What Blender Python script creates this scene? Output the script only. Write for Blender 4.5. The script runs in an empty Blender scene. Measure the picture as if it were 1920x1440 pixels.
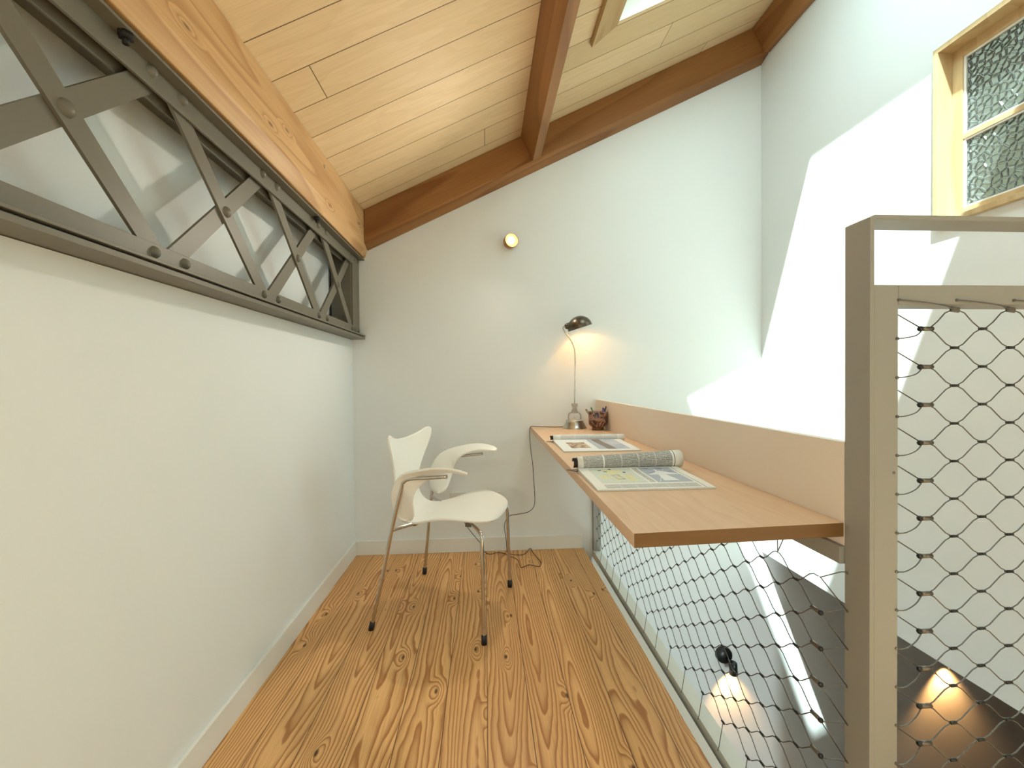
import bpy, bmesh, math, random
from mathutils import Vector, Matrix
S = bpy.context.scene
COL = S.collection
# ------------------------------------------------------------------ camera
F_PX, YAW, PITCH, ROLL, EYE = 812.2, .0633, .0116, .0079, 1.04
cam = bpy.data.cameras.new('camera'); cam.sensor_width = 36; cam.lens = F_PX / 1920 * 36
cam.clip_start = .02; cam.clip_end = 200
co = bpy.data.objects.new('camera', cam); COL.objects.link(co)
r0 = Vector((math.cos(YAW), -math.sin(YAW), 0))
fw = Vector((math.cos(PITCH) * math.sin(YAW), math.cos(PITCH) * math.cos(YAW), -math.sin(PITCH)))
u0 = Vector((math.sin(PITCH) * math.sin(YAW), math.sin(PITCH) * math.cos(YAW), math.cos(PITCH)))
rt = r0 * math.cos(ROLL) - u0 * math.sin(ROLL); up = u0 * math.cos(ROLL) + r0 * math.sin(ROLL)
co.matrix_world = Matrix(((rt.x, up.x, -fw.x, 0), (rt.y, up.y, -fw.y, 0), (rt.z, up.z, -fw.z, EYE), (0, 0, 0, 1)))
S.camera = co
# ------------------------------------------------------------------ light and exposure
S.view_settings.view_transform = 'Standard'; S.view_settings.look = 'None'
S.view_settings.gamma = 1; S.view_settings.use_curve_mapping = False
S.view_settings.exposure = 1.38
W = bpy.data.worlds.new('world'); S.world = W; W.use_nodes = True
W.node_tree.nodes['Background'].inputs[0].default_value = (.80, 1.0, 1.08, 1)
W.node_tree.nodes['Background'].inputs[1].default_value = 2.6
def light(name, kind, loc, energy, color, **kw):
    l = bpy.data.lights.new(name, kind); l.energy = energy; l.color = color
    for k, v in kw.items(): setattr(l, k, v)
    o = bpy.data.objects.new(name, l); COL.objects.link(o); o.location = loc; return o
SUN = Vector((.375, .454, -1))
sun = light('sun', 'SUN', (0, 0, 8), 7.6, (.85, 1, .99), angle=.012)
sun.rotation_euler = SUN.to_track_quat('-Z', 'Y').to_euler()
por = light('skylight_portal', 'AREA', (0, 0, 0), 1, (1, 1, 1), shape='RECTANGLE', size=.95, size_y=1.15)
por.data.cycles.is_portal = True
# added unseen warm fill, standing in for lights of the storey below
ll = light('lower_warm_fill', 'AREA', (2.7, -1.5, -1.6), 1.6, (1, .60, .28), shape='RECTANGLE', size=2.0, size_y=1.6)
ll.rotation_euler = (math.radians(90), 0, 0)
l2 = light('lower_cool_fill', 'AREA', (1.60, -2.42, -1.25), 27, (.86, 1, .98), shape='RECTANGLE', size=.25, size_y=1.7)  # added fill, no window here; lightens the lower back wall
l2.rotation_euler = (math.radians(90), 0, 0)

# ------------------------------------------------------------------ node helpers
class M:
    def __init__(s, name, rough=.5, metal=0, spec=.5):
        s.m = bpy.data.materials.new(name); s.m.use_nodes = True; s.t = s.m.node_tree; s.n = s.t.nodes
        s.b = s.n['Principled BSDF']; s.b.inputs['Roughness'].default_value = rough
        s.b.inputs['Metallic'].default_value = metal; s.b.inputs['Specular IOR Level'].default_value = spec
        s._tc = None
    def L(s, a, b): s.t.links.new(a, b)
    def put(s, sock, v):
        if v is None: return
        if hasattr(v, 'links') or isinstance(v, bpy.types.NodeSocket): s.L(v, sock)
        else: sock.default_value = v
    def tc(s, k='Object'):
        if not s._tc: s._tc = s.n.new('ShaderNodeTexCoord')
        return s._tc.outputs[k]
    def ma(s, op, a, b=None, c=None, clamp=False):
        n = s.n.new('ShaderNodeMath'); n.operation = op; n.use_clamp = clamp
        for i, v in enumerate((a, b, c)): s.put(n.inputs[i], v)
        return n.outputs[0]
    def sep(s, v):
        n = s.n.new('ShaderNodeSeparateXYZ'); s.L(v, n.inputs[0]); return n.outputs
    def comb(s, x=0., y=0., z=0.):
        n = s.n.new('ShaderNodeCombineXYZ')
        for i, v in enumerate((x, y, z)): s.put(n.inputs[i], v)
        return n.outputs[0]
    def noise(s, vec, scale=5, detail=2, rough=.5, dist=0, col=False):
        n = s.n.new('ShaderNodeTexNoise'); s.L(vec, n.inputs['Vector'])
        n.inputs['Scale'].default_value = scale; n.inputs['Detail'].default_value = detail
        n.inputs['Roughness'].default_value = rough; n.inputs['Distortion'].default_value = dist
        return n.outputs['Color' if col else 'Fac']
    def white(s, v):
        n = s.n.new('ShaderNodeTexWhiteNoise'); n.noise_dimensions = '1D'; s.put(n.inputs['W'], v); return n.outputs['Value']
    def vor(s, vec, scale=5, feat='F1', out='Distance', rnd=1, dim='3D'):
        n = s.n.new('ShaderNodeTexVoronoi'); n.voronoi_dimensions = dim; n.feature = feat; s.L(vec, n.inputs['Vector'])
        n.inputs['Scale'].default_value = scale; n.inputs['Randomness'].default_value = rnd
        return n.outputs[out]
    def ramp(s, f, stops):
        n = s.n.new('ShaderNodeValToRGB'); s.L(f, n.inputs[0]); e = n.color_ramp.elements
        while len(e) < len(stops): e.new(.5)
        for k, (p, c) in zip(e, stops): k.position = p; k.color = (*c, 1) if len(c) == 3 else c
        return n.outputs[0]
    def mix(s, f, a, b, mode='MIX'):
        n = s.n.new('ShaderNodeMix'); n.data_type = 'RGBA'; n.blend_type = mode
        s.put(n.inputs[0], f)
        for i, v in ((6, a), (7, b)):
            if isinstance(v, tuple): v = (*v, 1) if len(v) == 3 else v
            s.put(n.inputs[i], v)
        return n.outputs[2]
    def map(s, v, a, b, c=0., d=1., smooth=False):
        n = s.n.new('ShaderNodeMapRange'); n.interpolation_type = 'SMOOTHSTEP' if smooth else 'LINEAR'
        s.L(v, n.inputs[0])
        for i, x in enumerate((a, b, c, d)): n.inputs[i + 1].default_value = x
        return n.outputs[0]
    def col(s, v):
        if isinstance(v, tuple): v = (*v, 1)
        s.put(s.b.inputs['Base Color'], v); return s
    def bump(s, h, st=.1, dist=.01):
        n = s.n.new('ShaderNodeBump'); n.inputs['Strength'].default_value = st; n.inputs['Distance'].default_value = dist
        s.L(h, n.inputs['Height']); s.L(n.outputs[0], s.b.inputs['Normal']); return s

def paint(name, c, rough=.6, bs=.06, sc=260):
    m = M(name, rough, spec=.3)
    v = m.noise(m.tc(), 3, 3); m.col(m.mix(m.map(v, .3, .7, 0, .35), c, tuple(x * .965 for x in c)))
    m.bump(m.noise(m.tc(), sc, 3), bs, .002); return m.m

def wood(name, light_c, dark_c, axis=1, scale=1., ring=9., knots=False, rough=.55, fine=.25, seed=0.):
    """grain runs along the given object axis"""
    m = M(name, rough, spec=.3); x = list(m.sep(m.tc()))
    a = x.pop(axis); p, q = x
    vec = m.comb(m.ma('ADD', m.ma('MULTIPLY', a, .11), seed), p, q)
    n1 = m.noise(vec, 5.5 * scale, 1.5, .5)
    f = m.ma('MULTIPLY', n1, ring)
    if knots:
        kv = m.comb(m.ma('MULTIPLY', a, .33), q, 0.)
        d = m.vor(kv, 6.3, rnd=1, dim='2D')
        kn = m.map(d, 0.0, .17, 1, 0, True)
        f = m.ma('ADD', f, m.ma('MULTIPLY', kn, 1.6))
    fr = m.ma('FRACT', f)
    fine_v = m.noise(m.comb(m.ma('MULTIPLY', a, 3.), m.ma('MULTIPLY', p, 90.), m.ma('MULTIPLY', q, 90.)), 1.5, 2)
    mixv = m.ramp(fr, [(0, (0, 0, 0)), (.55, (.35,) * 3), (.86, (1,) * 3), (1, (0, 0, 0))])
    c = m.mix(m.ma('MULTIPLY', mixv, .75), light_c, dark_c)
    c = m.mix(m.map(fine_v, .35, .65, 0, fine), c, dark_c)
    big = m.noise(m.comb(m.ma('MULTIPLY', a, .5), p, q), 2.2, 2)
    c = m.mix(m.map(big, .35, .7, 0, .35), c, dark_c)
    if knots:
        c = m.mix(m.map(d, .0, .055, .85, 0, True), c, tuple(v * .3 for v in dark_c))
    m.col(c); m.bump(fine_v, .12, .001); return m.m

MAT = {}
MAT['wall'] = paint('white_wall_paint', (.815, .84, .84), .62)
MAT['board'] = paint('white_gloss_paint', (.82, .81, .77), .38, .03)
MAT['ceilpaint'] = paint('white_reveal_paint', (.85, .86, .80), .5)
MAT['beige'] = paint('greige_frame_paint', (.30, .285, .25), .45, .05, 500)
MAT['raillit'] = paint('sunlit_rail_paint', (.70, .70, .64), .45, .04, 400)  # frame paint lightened, sun on the bottom rail put into the colour
MAT['panel'] = paint('cream_panel_lacquer', (.76, .66, .56), .45, .02)
MAT['steel'] = paint('taupe_girder_paint', (.175, .158, .122), .42, .2, 60)
MAT['dark'] = paint('gap_shade_and_bolt_steel', (.02, .018, .015), .6)
MAT['rafter'] = wood('reddish_rafter_wood', (.36, .165, .055), (.20, .075, .02), 0, .8, 6, rough=.45, seed=3)
MAT['purlin'] = wood('reddish_purlin_wood', (.38, .18, .065), (.22, .09, .028), 1, .8, 6, rough=.45, seed=8)
MAT['plate'] = wood('knotty_pine_beam', (.74, .47, .23), (.44, .22, .08), 1, 1.1, 8, knots=True, rough=.5, seed=1)
MAT['winwood'] = wood('pale_window_wood', (.66, .49, .28), (.50, .34, .17), 2, 1.6, 5, rough=.5, seed=5)
MAT['trimwood'] = wood('skylight_trim_wood', (.62, .43, .22), (.45, .27, .11), 1, 1.6, 5, rough=.5, seed=9)
MAT['desk'] = wood('desk_beech_veneer', (.72, .50, .33), (.64, .42, .255), 1, 3., 5, rough=.42, fine=.3, seed=2)
MAT['deskend_shaded'] = wood('desk_beech_shaded_edge', (.19, .098, .036), (.14, .068, .022), 0, 3., 5, rough=.42, fine=.3, seed=2)  # near edge: desk wood darkened, its shade painted into the colour
def simple(name, c, rough=.5, metal=0, n=0, sc=40, **kw):
    m = M(name, rough, metal)
    if n: m.col(m.mix(m.map(m.noise(m.tc(), sc, 3), .35, .65, 0, 1), c, tuple(x * (1 - n) for x in c)))
    else: m.col(c)
    return m.m
MAT['chrome'] = simple('polished_chrome', (.60, .57, .53), .10, 1, .1)
MAT['shell'] = simple('white_lacquered_shell', (.92, .90, .84), .32, 0, .01, 6)
MAT['rubber'] = simple('black_rubber', (.012, .012, .014), .5, 0, .3)
MAT['cable'] = simple('steel_cable', (.17, .165, .15), .4, .7, .2, 300)
MAT['ferrule'] = simple('steel_ferrule', (.05, .05, .047), .35, .8, .2, 300)
MAT['clamp'] = simple('steel_clamp', (.20, .17, .14), .3, .9, .2, 300)
MAT['lampmetal'] = simple('aged_nickel', (.62, .59, .52), .28, 1, .35, 22)
MAT['shade'] = simple('tarnished_brass_shade', (.17, .14, .105), .32, .9, .4, 30)
MAT['shadein'] = simple('cream_shade_lining', (.85, .80, .66), .4, 0, .03)
MAT['copper'] = simple('brushed_copper', (.50, .20, .07), .3, .9, .2, 80)
MAT['cord'] = simple('brown_black_flex', (.02, .012, .010), .5, 0, .3)
MAT['black'] = simple('black_lamp_paint', (.012, .014, .015), .35, 0, .2)
MAT['outlet'] = simple('white_outlet_plastic', (.78, .76, .70), .35, 0, .03)
MAT['zinc'] = simple('zinc_screw', (.42, .36, .27), .4, .8, .2)
def emit(name, c, st):
    m = M(name); m.col(c); m.b.inputs['Emission Color'].default_value = (*c, 1); m.b.inputs['Emission Strength'].default_value = st; return m.m
MAT['bulb'] = emit('warm_bulb', (1, .80, .46), 6)
MAT['lampbulb'] = emit('amber_bulb', (1, .52, .20), 190)

# floorboards: pine planks along y, .1325 wide
def floor_mat():
    m = M('pitch_pine_floorboards', .42, spec=.35); X, Y, Z = m.sep(m.tc())
    t = m.ma('DIVIDE', m.ma('ADD', X, .795), .1325); i = m.ma('FLOOR', t); fx = m.ma('SUBTRACT', m.ma('FRACT', t), .5)
    r1 = m.white(i); r2 = m.white(m.ma('ADD', i, 37.3)); r3 = m.white(m.ma('ADD', i, 71.9))
    yo = m.ma('ADD', Y, m.ma('MULTIPLY', r1, 40.))
    vec = m.comb(m.ma('ADD', X, m.ma('MULTIPLY', r2, 9.)), m.ma('MULTIPLY', yo, .17), m.ma('MULTIPLY', r1, 30.))
    n1 = m.noise(vec, 6.2, 1.0, .45)
    n2 = m.noise(m.comb(X, m.ma('MULTIPLY', yo, .35), r2), 34, 1.5, .5)
    off = m.ma('SUBTRACT', fx, m.ma('MULTIPLY', m.ma('SUBTRACT', r3, .5), .7))
    ax = m.ma('ABSOLUTE', off)
    bow = m.ma('MULTIPLY', m.ma('POWER', m.ma('ADD', m.ma('MULTIPLY', ax, ax), .008), .5), 9.5)
    f = m.ma('ADD', m.ma('MULTIPLY', n1, 15.), bow); f = m.ma('ADD', f, m.ma('MULTIPLY', n2, .55))
    kv = m.comb(m.ma('ADD', X, m.ma('MULTIPLY', i, .37)), m.ma('MULTIPLY', yo, .42), 0.)
    d = m.vor(kv, 5.2, rnd=1, dim='2D')
    kn = m.map(d, 0, .20, 1, 0, True); f = m.ma('SUBTRACT', f, m.ma('MULTIPLY', kn, 3.2))
    fr = m.ma('FRACT', f)
    g = m.ramp(fr, [(0, (.0,) * 3), (.35, (.10,) * 3), (.62, (.45,) * 3), (.82, (1,) * 3), (.93, (.9,) * 3), (1, (0,) * 3)])
    fine = m.noise(m.comb(m.ma('MULTIPLY', X, 260.), m.ma('MULTIPLY', yo, 6.), r1), 1, 2)
    L, D = (.86, .51, .215), (.40, .155, .04)
    c = m.mix(m.ma('MULTIPLY', g, .95), L, D)
    c = m.mix(m.map(fine, .4, .7, 0, .30), c, D)
    c = m.mix(m.ma('MULTIPLY', r2, .22), c, (.46, .22, .075))
    big = m.noise(m.comb(X, m.ma('MULTIPLY', yo, .4), r1), 5, 2)
    c = m.mix(m.map(big, .5, .75, 0, .3), c, (.48, .25, .09))
    c = m.mix(m.map(d, .012, .042, .9, 0, True), c, (.045, .014, .005))
    seam = m.map(m.ma('ABSOLUTE', fx), .486, .4955, 0, 1, True)
    c = m.mix(m.ma('MULTIPLY', seam, .85), c, (.06, .022, .008))
    m.col(c)
    m.put(m.b.inputs['Roughness'], m.map(g, 0, 1, .38, .5))
    m.bump(m.ma('SUBTRACT', m.ma('MULTIPLY', g, .15), seam), .35, .002)
    return m.m
MAT['floor'] = floor_mat()

def ceil_mat():
    m = M('pine_ceiling_boards', .55, spec=.25); X, Y, Z = m.sep(m.tc())
    t = m.ma('SUBTRACT', m.ma('DIVIDE', Y, .165), .927); i = m.ma('FLOOR', t); fy = m.ma('ABSOLUTE', m.ma('SUBTRACT', m.ma('FRACT', t), .5))
    r1 = m.white(i)
    ft = m.ma('ADD', m.ma('DIVIDE', X, 2.4), m.ma('MULTIPLY', r1, 5.)); j = m.ma('FLOOR', ft)
    fj = m.ma('ABSOLUTE', m.ma('SUBTRACT', m.ma('FRACT', ft), .5))
    r2 = m.white(m.ma('ADD', m.ma('MULTIPLY', i, 3.7), m.ma('MULTIPLY', j, 11.3)))
    xo = m.ma('ADD', X, m.ma('MULTIPLY', r2, 30.))
    n = m.noise(m.comb(m.ma('MULTIPLY', xo, .22), Y, r2), 7, 2)
    fr = m.ma('FRACT', m.ma('MULTIPLY', n, 7.))
    g = m.ramp(fr, [(0, (0,) * 3), (.7, (.6,) * 3), (.9, (1,) * 3), (1, (0,) * 3)])
    fine = m.noise(m.comb(m.ma('MULTIPLY', xo, 4.), m.ma('MULTIPLY', Y, 170.), r2), 1, 2)
    L, D = (.86, .65, .40), (.68, .46, .225)
    c = m.mix(m.ma('MULTIPLY', g, .30), L, D)
    c = m.mix(m.map(fine, .4, .7, 0, .35), c, D)
    c = m.mix(m.ma('MULTIPLY', r2, .5), c, (.60, .42, .215))
    kd = m.vor(m.comb(m.ma('MULTIPLY', xo, .35), Y, 0.), 3.1)
    c = m.mix(m.map(kd, .008, .03, .7, 0, True), c, (.25, .11, .03))
    s1 = m.map(fy, .486, .494, 0, 1, True); s2 = m.map(fj, .4990, .4997, 0, 1, True)
    sm = m.ma('MAXIMUM', s1, s2)
    c = m.mix(m.ma('MULTIPLY', sm, .9), c, (.11, .05, .017))
    m.col(c); m.bump(m.ma('SUBTRACT', 1., sm), .5, .003); return m.m
MAT['ceiling'] = ceil_mat()

def ceramic():
    m = M('glazed_patchwork_ceramic', .3)
    v = m.vor(m.tc(), 34, out='Color'); n = m.noise(m.tc(), 24, 3, dist=1.2)
    c = m.ramp(n, [(.30, (.012, .012, .022)), (.41, (.07, .035, .025)), (.47, (.26, .10, .045)), (.54, (.42, .24, .17)), (.60, (.22, .15, .14)), (.66, (.03, .025, .035))])
    m.col(c); m.bump(n, .3, .003); return m.m
MAT['ceramic'] = ceramic()
MAT['darkoak'] = wood('dark_oak_lining', (.16, .09, .045), (.08, .04, .02), 1, 1., 6, rough=.5)
MAT['cupfoot'] = simple('brown_cup_foot', (.20, .085, .03), .4, 0, .4)

def cobble_glass():
    m = M('cobbled_obscure_glass', .12)
    w = m.noise(m.tc(), 12, 1, col=True)
    v = m.mix(.012, m.tc(), w, 'ADD'); y_, z_ = m.sep(v)[1:3]; v = m.comb(y_, z_, 0.)
    e = m.vor(v, 44, 'DISTANCE_TO_EDGE', dim='2D', rnd=.85)
    h = m.ma('ADD', m.map(e, 0, .26, 1, 0, True), m.ma('MULTIPLY', m.noise(v, 60, 1), .12))
    m.col((.86, .93, .88)); m.b.inputs['Transmission Weight'].default_value = .92; m.b.inputs['IOR'].default_value = 1.5
    m.bump(h, 1., .006); return m.m
MAT['cobble'] = cobble_glass()
def clear_glass():
    m = M('skylight_pane_glass'); n = m.n
    tr = n.new('ShaderNodeBsdfTransparent'); tr.inputs[0].default_value = (.93, .97, .94, 1)
    gl = n.new('ShaderNodeBsdfGlossy'); gl.inputs['Roughness'].default_value = .02
    mx = n.new('ShaderNodeMixShader'); mx.inputs[0].default_value = .05
    m.L(tr.outputs[0], mx.inputs[1]); m.L(gl.outputs[0], mx.inputs[2])
    m.L(mx.outputs[0], n['Material Output'].inputs[0]); return m.m
MAT['pane'] = clear_glass()

# ------------------------------------------------------------------ mesh helpers
def tag(o, label=None, cat=None, group=None, kind=None):
    if label: o['label'] = label
    if cat: o['category'] = cat
    if group: o['group'] = group
    if kind: o['kind'] = kind
    return o
def empty(name, loc=(0, 0, 0), rz=0, **kw):
    o = bpy.data.objects.new(name, None); COL.objects.link(o); o.location = loc; o.rotation_euler = (0, 0, rz)
    o.empty_display_size = .05; return tag(o, **kw)
def mk(name, bm, mat, parent=None, smooth=False, bevel=0, **kw):
    bmesh.ops.recalc_face_normals(bm, faces=bm.faces)
    me = bpy.data.meshes.new(name); bm.to_mesh(me); bm.free()
    for x in (mat if isinstance(mat, (list, tuple)) else [mat]): me.materials.append(MAT[x] if isinstance(x, str) else x)
    o = bpy.data.objects.new(name, me); COL.objects.link(o); o.parent = parent
    if smooth:
        for p in me.polygons: p.use_smooth = True
    if bevel:
        b = o.modifiers.new('bevel', 'BEVEL'); b.width = bevel; b.segments = 2; b.limit_method = 'ANGLE'
    return tag(o, **kw)
def box(bm, x0, x1, y0, y1, z0, z1, mi=0):
    vs = [bm.verts.new((x, y, z)) for x in (x0, x1) for y in (y0, y1) for z in (z0, z1)]
    for f in ((0, 1, 3, 2), (4, 6, 7, 5), (0, 4, 5, 1), (2, 3, 7, 6), (0, 2, 6, 4), (1, 5, 7, 3)):
        bm.faces.new([vs[i] for i in f]).material_index = mi
    return vs
def B(*a):
    bm = bmesh.new()
    if isinstance(a[0], (list, tuple)):
        for q in a: box(bm, *q)
    else: box(bm, *a)
    return bm
def prism(bm, poly, axis, a0, a1, mi=0):
    """poly in the two other axes, extruded along axis"""
    def P(p, a):
        v = list(p); v.insert(axis, a); return v
    A = [bm.verts.new(P(p, a0)) for p in poly]; C = [bm.verts.new(P(p, a1)) for p in poly]
    n = len(poly); bm.faces.new(A).material_index = mi; bm.faces.new(C[::-1]).material_index = mi
    for i in range(n): bm.faces.new((A[i], C[i], C[(i + 1) % n], A[(i + 1) % n])).material_index = mi
def smoothpath(pts, n=8, closed=False):
    pts = [Vector(p) for p in pts]; out = []
    N = len(pts)
    for i in range(N - 1):
        p0 = pts[max(i - 1, 0)]; p1 = pts[i]; p2 = pts[i + 1]; p3 = pts[min(i + 2, N - 1)]
        for k in range(n):
            t = k / n
            out.append(.5 * ((2 * p1) + (p2 - p0) * t + (2 * p0 - 5 * p1 + 4 * p2 - p3) * t * t + (3 * p1 - p0 - 3 * p2 + p3) * t ** 3))
    out.append(pts[-1]); return out
def tube(bm, pts, r, seg=8, mi=0, cap=True):
    pts = [Vector(p) for p in pts]; rings = []; N = len(pts)
    rr = r if isinstance(r, (list, tuple)) else [r] * N
    nrm = None
    for i, p in enumerate(pts):
        d = (pts[min(i + 1, N - 1)] - pts[max(i - 1, 0)]).normalized()
        if nrm is None:
            nrm = d.orthogonal().normalized()
        else:
            nrm = (nrm - d * nrm.dot(d))
            nrm = nrm.normalized() if nrm.length > 1e-6 else d.orthogonal().normalized()
        bn = d.cross(nrm)
        rings.append([bm.verts.new(p + (nrm * math.cos(2 * math.pi * k / seg) + bn * math.sin(2 * math.pi * k / seg)) * rr[i]) for k in range(seg)])
    for a, b in zip(rings, rings[1:]):
        for k in range(seg):
            f = bm.faces.new((a[k], a[(k + 1) % seg], b[(k + 1) % seg], b[k])); f.material_index = mi; f.smooth = True
    if cap and seg > 2:
        bm.faces.new(rings[0][::-1]).material_index = mi; bm.faces.new(rings[-1]).material_index = mi
def T(pts, r, seg=8):
    bm = bmesh.new(); tube(bm, pts, r, seg); return bm
def lathe(bm, prof, origin=(0, 0, 0), axis=(0, 0, 1), seg=32, mi=0):
    q = Vector((0, 0, 1)).rotation_difference(Vector(axis).normalized()); o = Vector(origin); rings = []
    for r, z in prof:
        if r < 1e-6: rings.append([bm.verts.new(o + q @ Vector((0, 0, z)))])
        else: rings.append([bm.verts.new(o + q @ Vector((r * math.cos(2 * math.pi * k / seg), r * math.sin(2 * math.pi * k / seg), z))) for k in range(seg)])
    for a, b in zip(rings, rings[1:]):
        for k in range(seg):
            k2 = (k + 1) % seg
            if len(a) == 1 and len(b) == 1: continue
            if len(a) == 1: f = bm.faces.new((a[0], b[k2], b[k]))
            elif len(b) == 1: f = bm.faces.new((a[k], a[k2], b[0]))
            else: f = bm.faces.new((a[k], a[k2], b[k2], b[k]))
            f.material_index = mi; f.smooth = True
def grid(bm, rows, mi=0):
    """rows of points; also writes uv = (column, row) in 0..1"""
    uv = bm.loops.layers.uv.verify()
    V = [[bm.verts.new(p) for p in r] for r in rows]; R = len(rows); Cn = len(rows[0])
    for i in range(R - 1):
        for j in range(Cn - 1):
            f = bm.faces.new((V[i][j], V[i][j + 1], V[i + 1][j + 1], V[i + 1][j])); f.material_index = mi; f.smooth = True
            for l, (a, b) in zip(f.loops, ((i, j), (i, j + 1), (i + 1, j + 1), (i + 1, j))): l[uv].uv = (b / (Cn - 1), a / (R - 1))
    return V

# ------------------------------------------------------------------ room shell
D = 2.622; XL = -.7786; XLR = -.865; XR = 1.74; SL = .4876; C0 = 2.351; TH = math.atan(SL)
YB = -2.5; ZL = -2.8; XF = 4.2
def zc(x): return C0 + SL * x
st = dict(kind='structure')
mk('floor', B((XL - .1, .596, YB, D, -.24, 0), (.596, XR, YB, .83, -.24, 0)), 'floor', **st)
bm = bmesh.new()   # left wall with the recess behind the girder
prism(bm, [(XL - .12, ZL), (XL, ZL), (XL, 1.279), (XLR, 1.279), (XLR, 2.0), (XL - .12, 2.0)], 1, YB, D)
mk('wall_left', bm, 'wall', **st)
mk('wall_back', B(XL - .12, XF, D, D + .15, ZL, 3.6), 'wall', **st)
# right wall above the opening to the lower storey, with the window hole
wy0, wy1, wz0, wz1 = .62, 1.562, 1.607, 2.276
mk('wall_right', B((XR, XR + .16, YB, D, -.063, wz0), (XR, XR + .16, YB, D, wz1, 3.45), (XR, XR + .16, wy1, D, wz0, wz1), (XR, XR + .16, YB, wy0, wz0, wz1)), 'wall', **st)
mk('wall_front', B(XL - .12, XF, YB - .15, YB, ZL, 3.5), 'wall', **st)
mk('floor_lower', B(XL - .12, XF, YB, D, ZL - .1, ZL), 'darkoak', **st)
mk('wall_lower', B(XF, XF + .1, YB, D, ZL, -.06), 'darkoak', **st)
mk('wall_light_block', B(1.78, 1.88, YB, 1.25, ZL, -.064), 'wall', **st)  # added unseen blocker, keeps the cool fill off the wall under the bulkhead
mk('ceiling_lower', B(XR + .16, XF, YB, D, -.063, .05), 'darkoak', **st)
# sloping boarded ceiling, in its own tilted frame
def tilt(o): o.location = (0, 0, C0); o.rotation_euler = (0, -TH, 0); return o
ct, sn = math.cos(TH), math.sin(TH)
def wl_(X, zl): return (X + zl * sn) / ct          # tilted x of the point whose world x is X
sx0, sx1, sy0, sy1 = .606 / ct, 1.49 / ct, .74, 1.938
xa, xb = -.95, wl_(XR + .16, 0)
tx0, tx1, ty0, ty1 = -.60, .95, -2.30, -.85   # added skylight behind the viewer, made up for its bounce light
tilt(mk('ceiling', B((xa, tx0, YB - .1, D + .1, 0, .12), (tx0, sx0, YB - .1, ty0, 0, .12), (tx0, sx0, ty1, D + .1, 0, .12), (sx1, xb, YB - .1, D + .1, 0, .12), (tx1, sx1, YB - .1, sy0, 0, .12), (sx0, tx1, YB - .1, ty0, 0, .12), (sx0, tx1, ty1, sy0, 0, .12), (sx0, sx1, sy1, D + .1, 0, .12)), 'ceiling', **st))
# skylight: white reveal, sash and pane
w1 = tilt(tag(empty('window_1'), kind='structure'))
h = .115
bm = bmesh.new()
o0 = (sx0, sx1, sy0, sy1); o1 = (sx0 - .07, sx1, sy0, sy1)
def quad(bm, *p): bm.faces.new([bm.verts.new(q) for q in p])
A = [(o0[0] + .002, o0[2] + .002, -.004), (o0[1] - .002, o0[2] + .002, -.004), (o0[1] - .002, o0[3] - .002, -.004), (o0[0] + .002, o0[3] - .002, -.004)]
Bq = [(o0[0] + .002, o0[2] + .002, h), (o0[1] - .002, o0[2] + .002, h), (o0[1] - .002, o0[3] - .002, h), (o0[0] + .002, o0[3] - .002, h)]
for i in range(4):
    quad(bm, A[i], A[(i + 1) % 4], Bq[(i + 1) % 4], Bq[i])
mk('window_reveal', bm, 'ceilpaint', w1)
hz = .09
gx0, gx1, gy0, gy1 = sx0 + .012, wl_(1.427 - .375 * hz, hz), .846 - .454 * hz, 1.832 - .454 * hz
mk('window_sash', B((sx0 + .004, gx0, sy0 + .004, sy1 - .004, hz, hz + .03), (gx1, sx1 - .004, sy0 + .004, sy1 - .004, hz, hz + .03),
   (gx0, gx1, sy0 + .004, gy0, hz, hz + .03), (gx0, gx1, gy1, sy1 - .004, hz, hz + .03)), 'ceilpaint', w1)
mk('sash_seal', B(gx0, gx1, gy1 + .05, gy1 + .056, hz - .004, hz + .001), 'steel', w1)
mk('window_pane', B(gx0, gx1, gy0, gy1, hz + .01, hz + .014), 'pane', w1)
por.location = (0, 0, 0); por.parent = w1; por.location = ((sx0 + sx1) / 2, (sy0 + sy1) / 2, hz - .01)
por.data.size = sx1 - sx0; por.data.size_y = sy1 - sy0
w4 = tilt(tag(empty('window_4_added'), kind='structure'))  # unseen skylight, added to throw sun on the floor behind the viewer
mk('window_sash', B((tx0 + .002, tx0 + .06, ty0 + .002, ty1 - .002, .09, .118), (tx1 - .06, tx1 - .002, ty0 + .002, ty1 - .002, .09, .118), (tx0 + .06, tx1 - .06, ty0 + .002, ty0 + .06, .09, .118), (tx0 + .06, tx1 - .06, ty1 - .06, ty1 - .002, .09, .118)), 'ceilpaint', w4)
mk('window_pane', B(tx0 + .06, tx1 - .06, ty0 + .06, ty1 - .06, .10, .104), 'pane', w4)
po2 = light('skylight_portal', 'AREA', (0, 0, 0), 1, (1, 1, 1), shape='RECTANGLE', size=tx1 - tx0, size_y=ty1 - ty0)
po2.data.cycles.is_portal = True; po2.parent = w4; po2.location = ((tx0 + tx1) / 2, (ty0 + ty1) / 2, .085)
# light timber board along the low side of the skylight
bm = bmesh.new()
xo, xi = .500 / ct, sx0 + .004
lo = [(xo, -.004), (xo, -.024), (xi, -.012), (xi, -.004)]
ya = [2.0, 2.0, 1.945, 1.945]
v0 = [bm.verts.new((x, .2, z)) for x, z in lo]; v1 = [bm.verts.new((x, y, z)) for (x, z), y in zip(lo, ya)]
bm.faces.new(v0); bm.faces.new(v1[::-1])
for i in range(4): bm.faces.new((v0[i], v1[i], v1[(i + 1) % 4], v0[(i + 1) % 4]))
tilt(mk('trim_1', bm, 'trimwood', **st))
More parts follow.
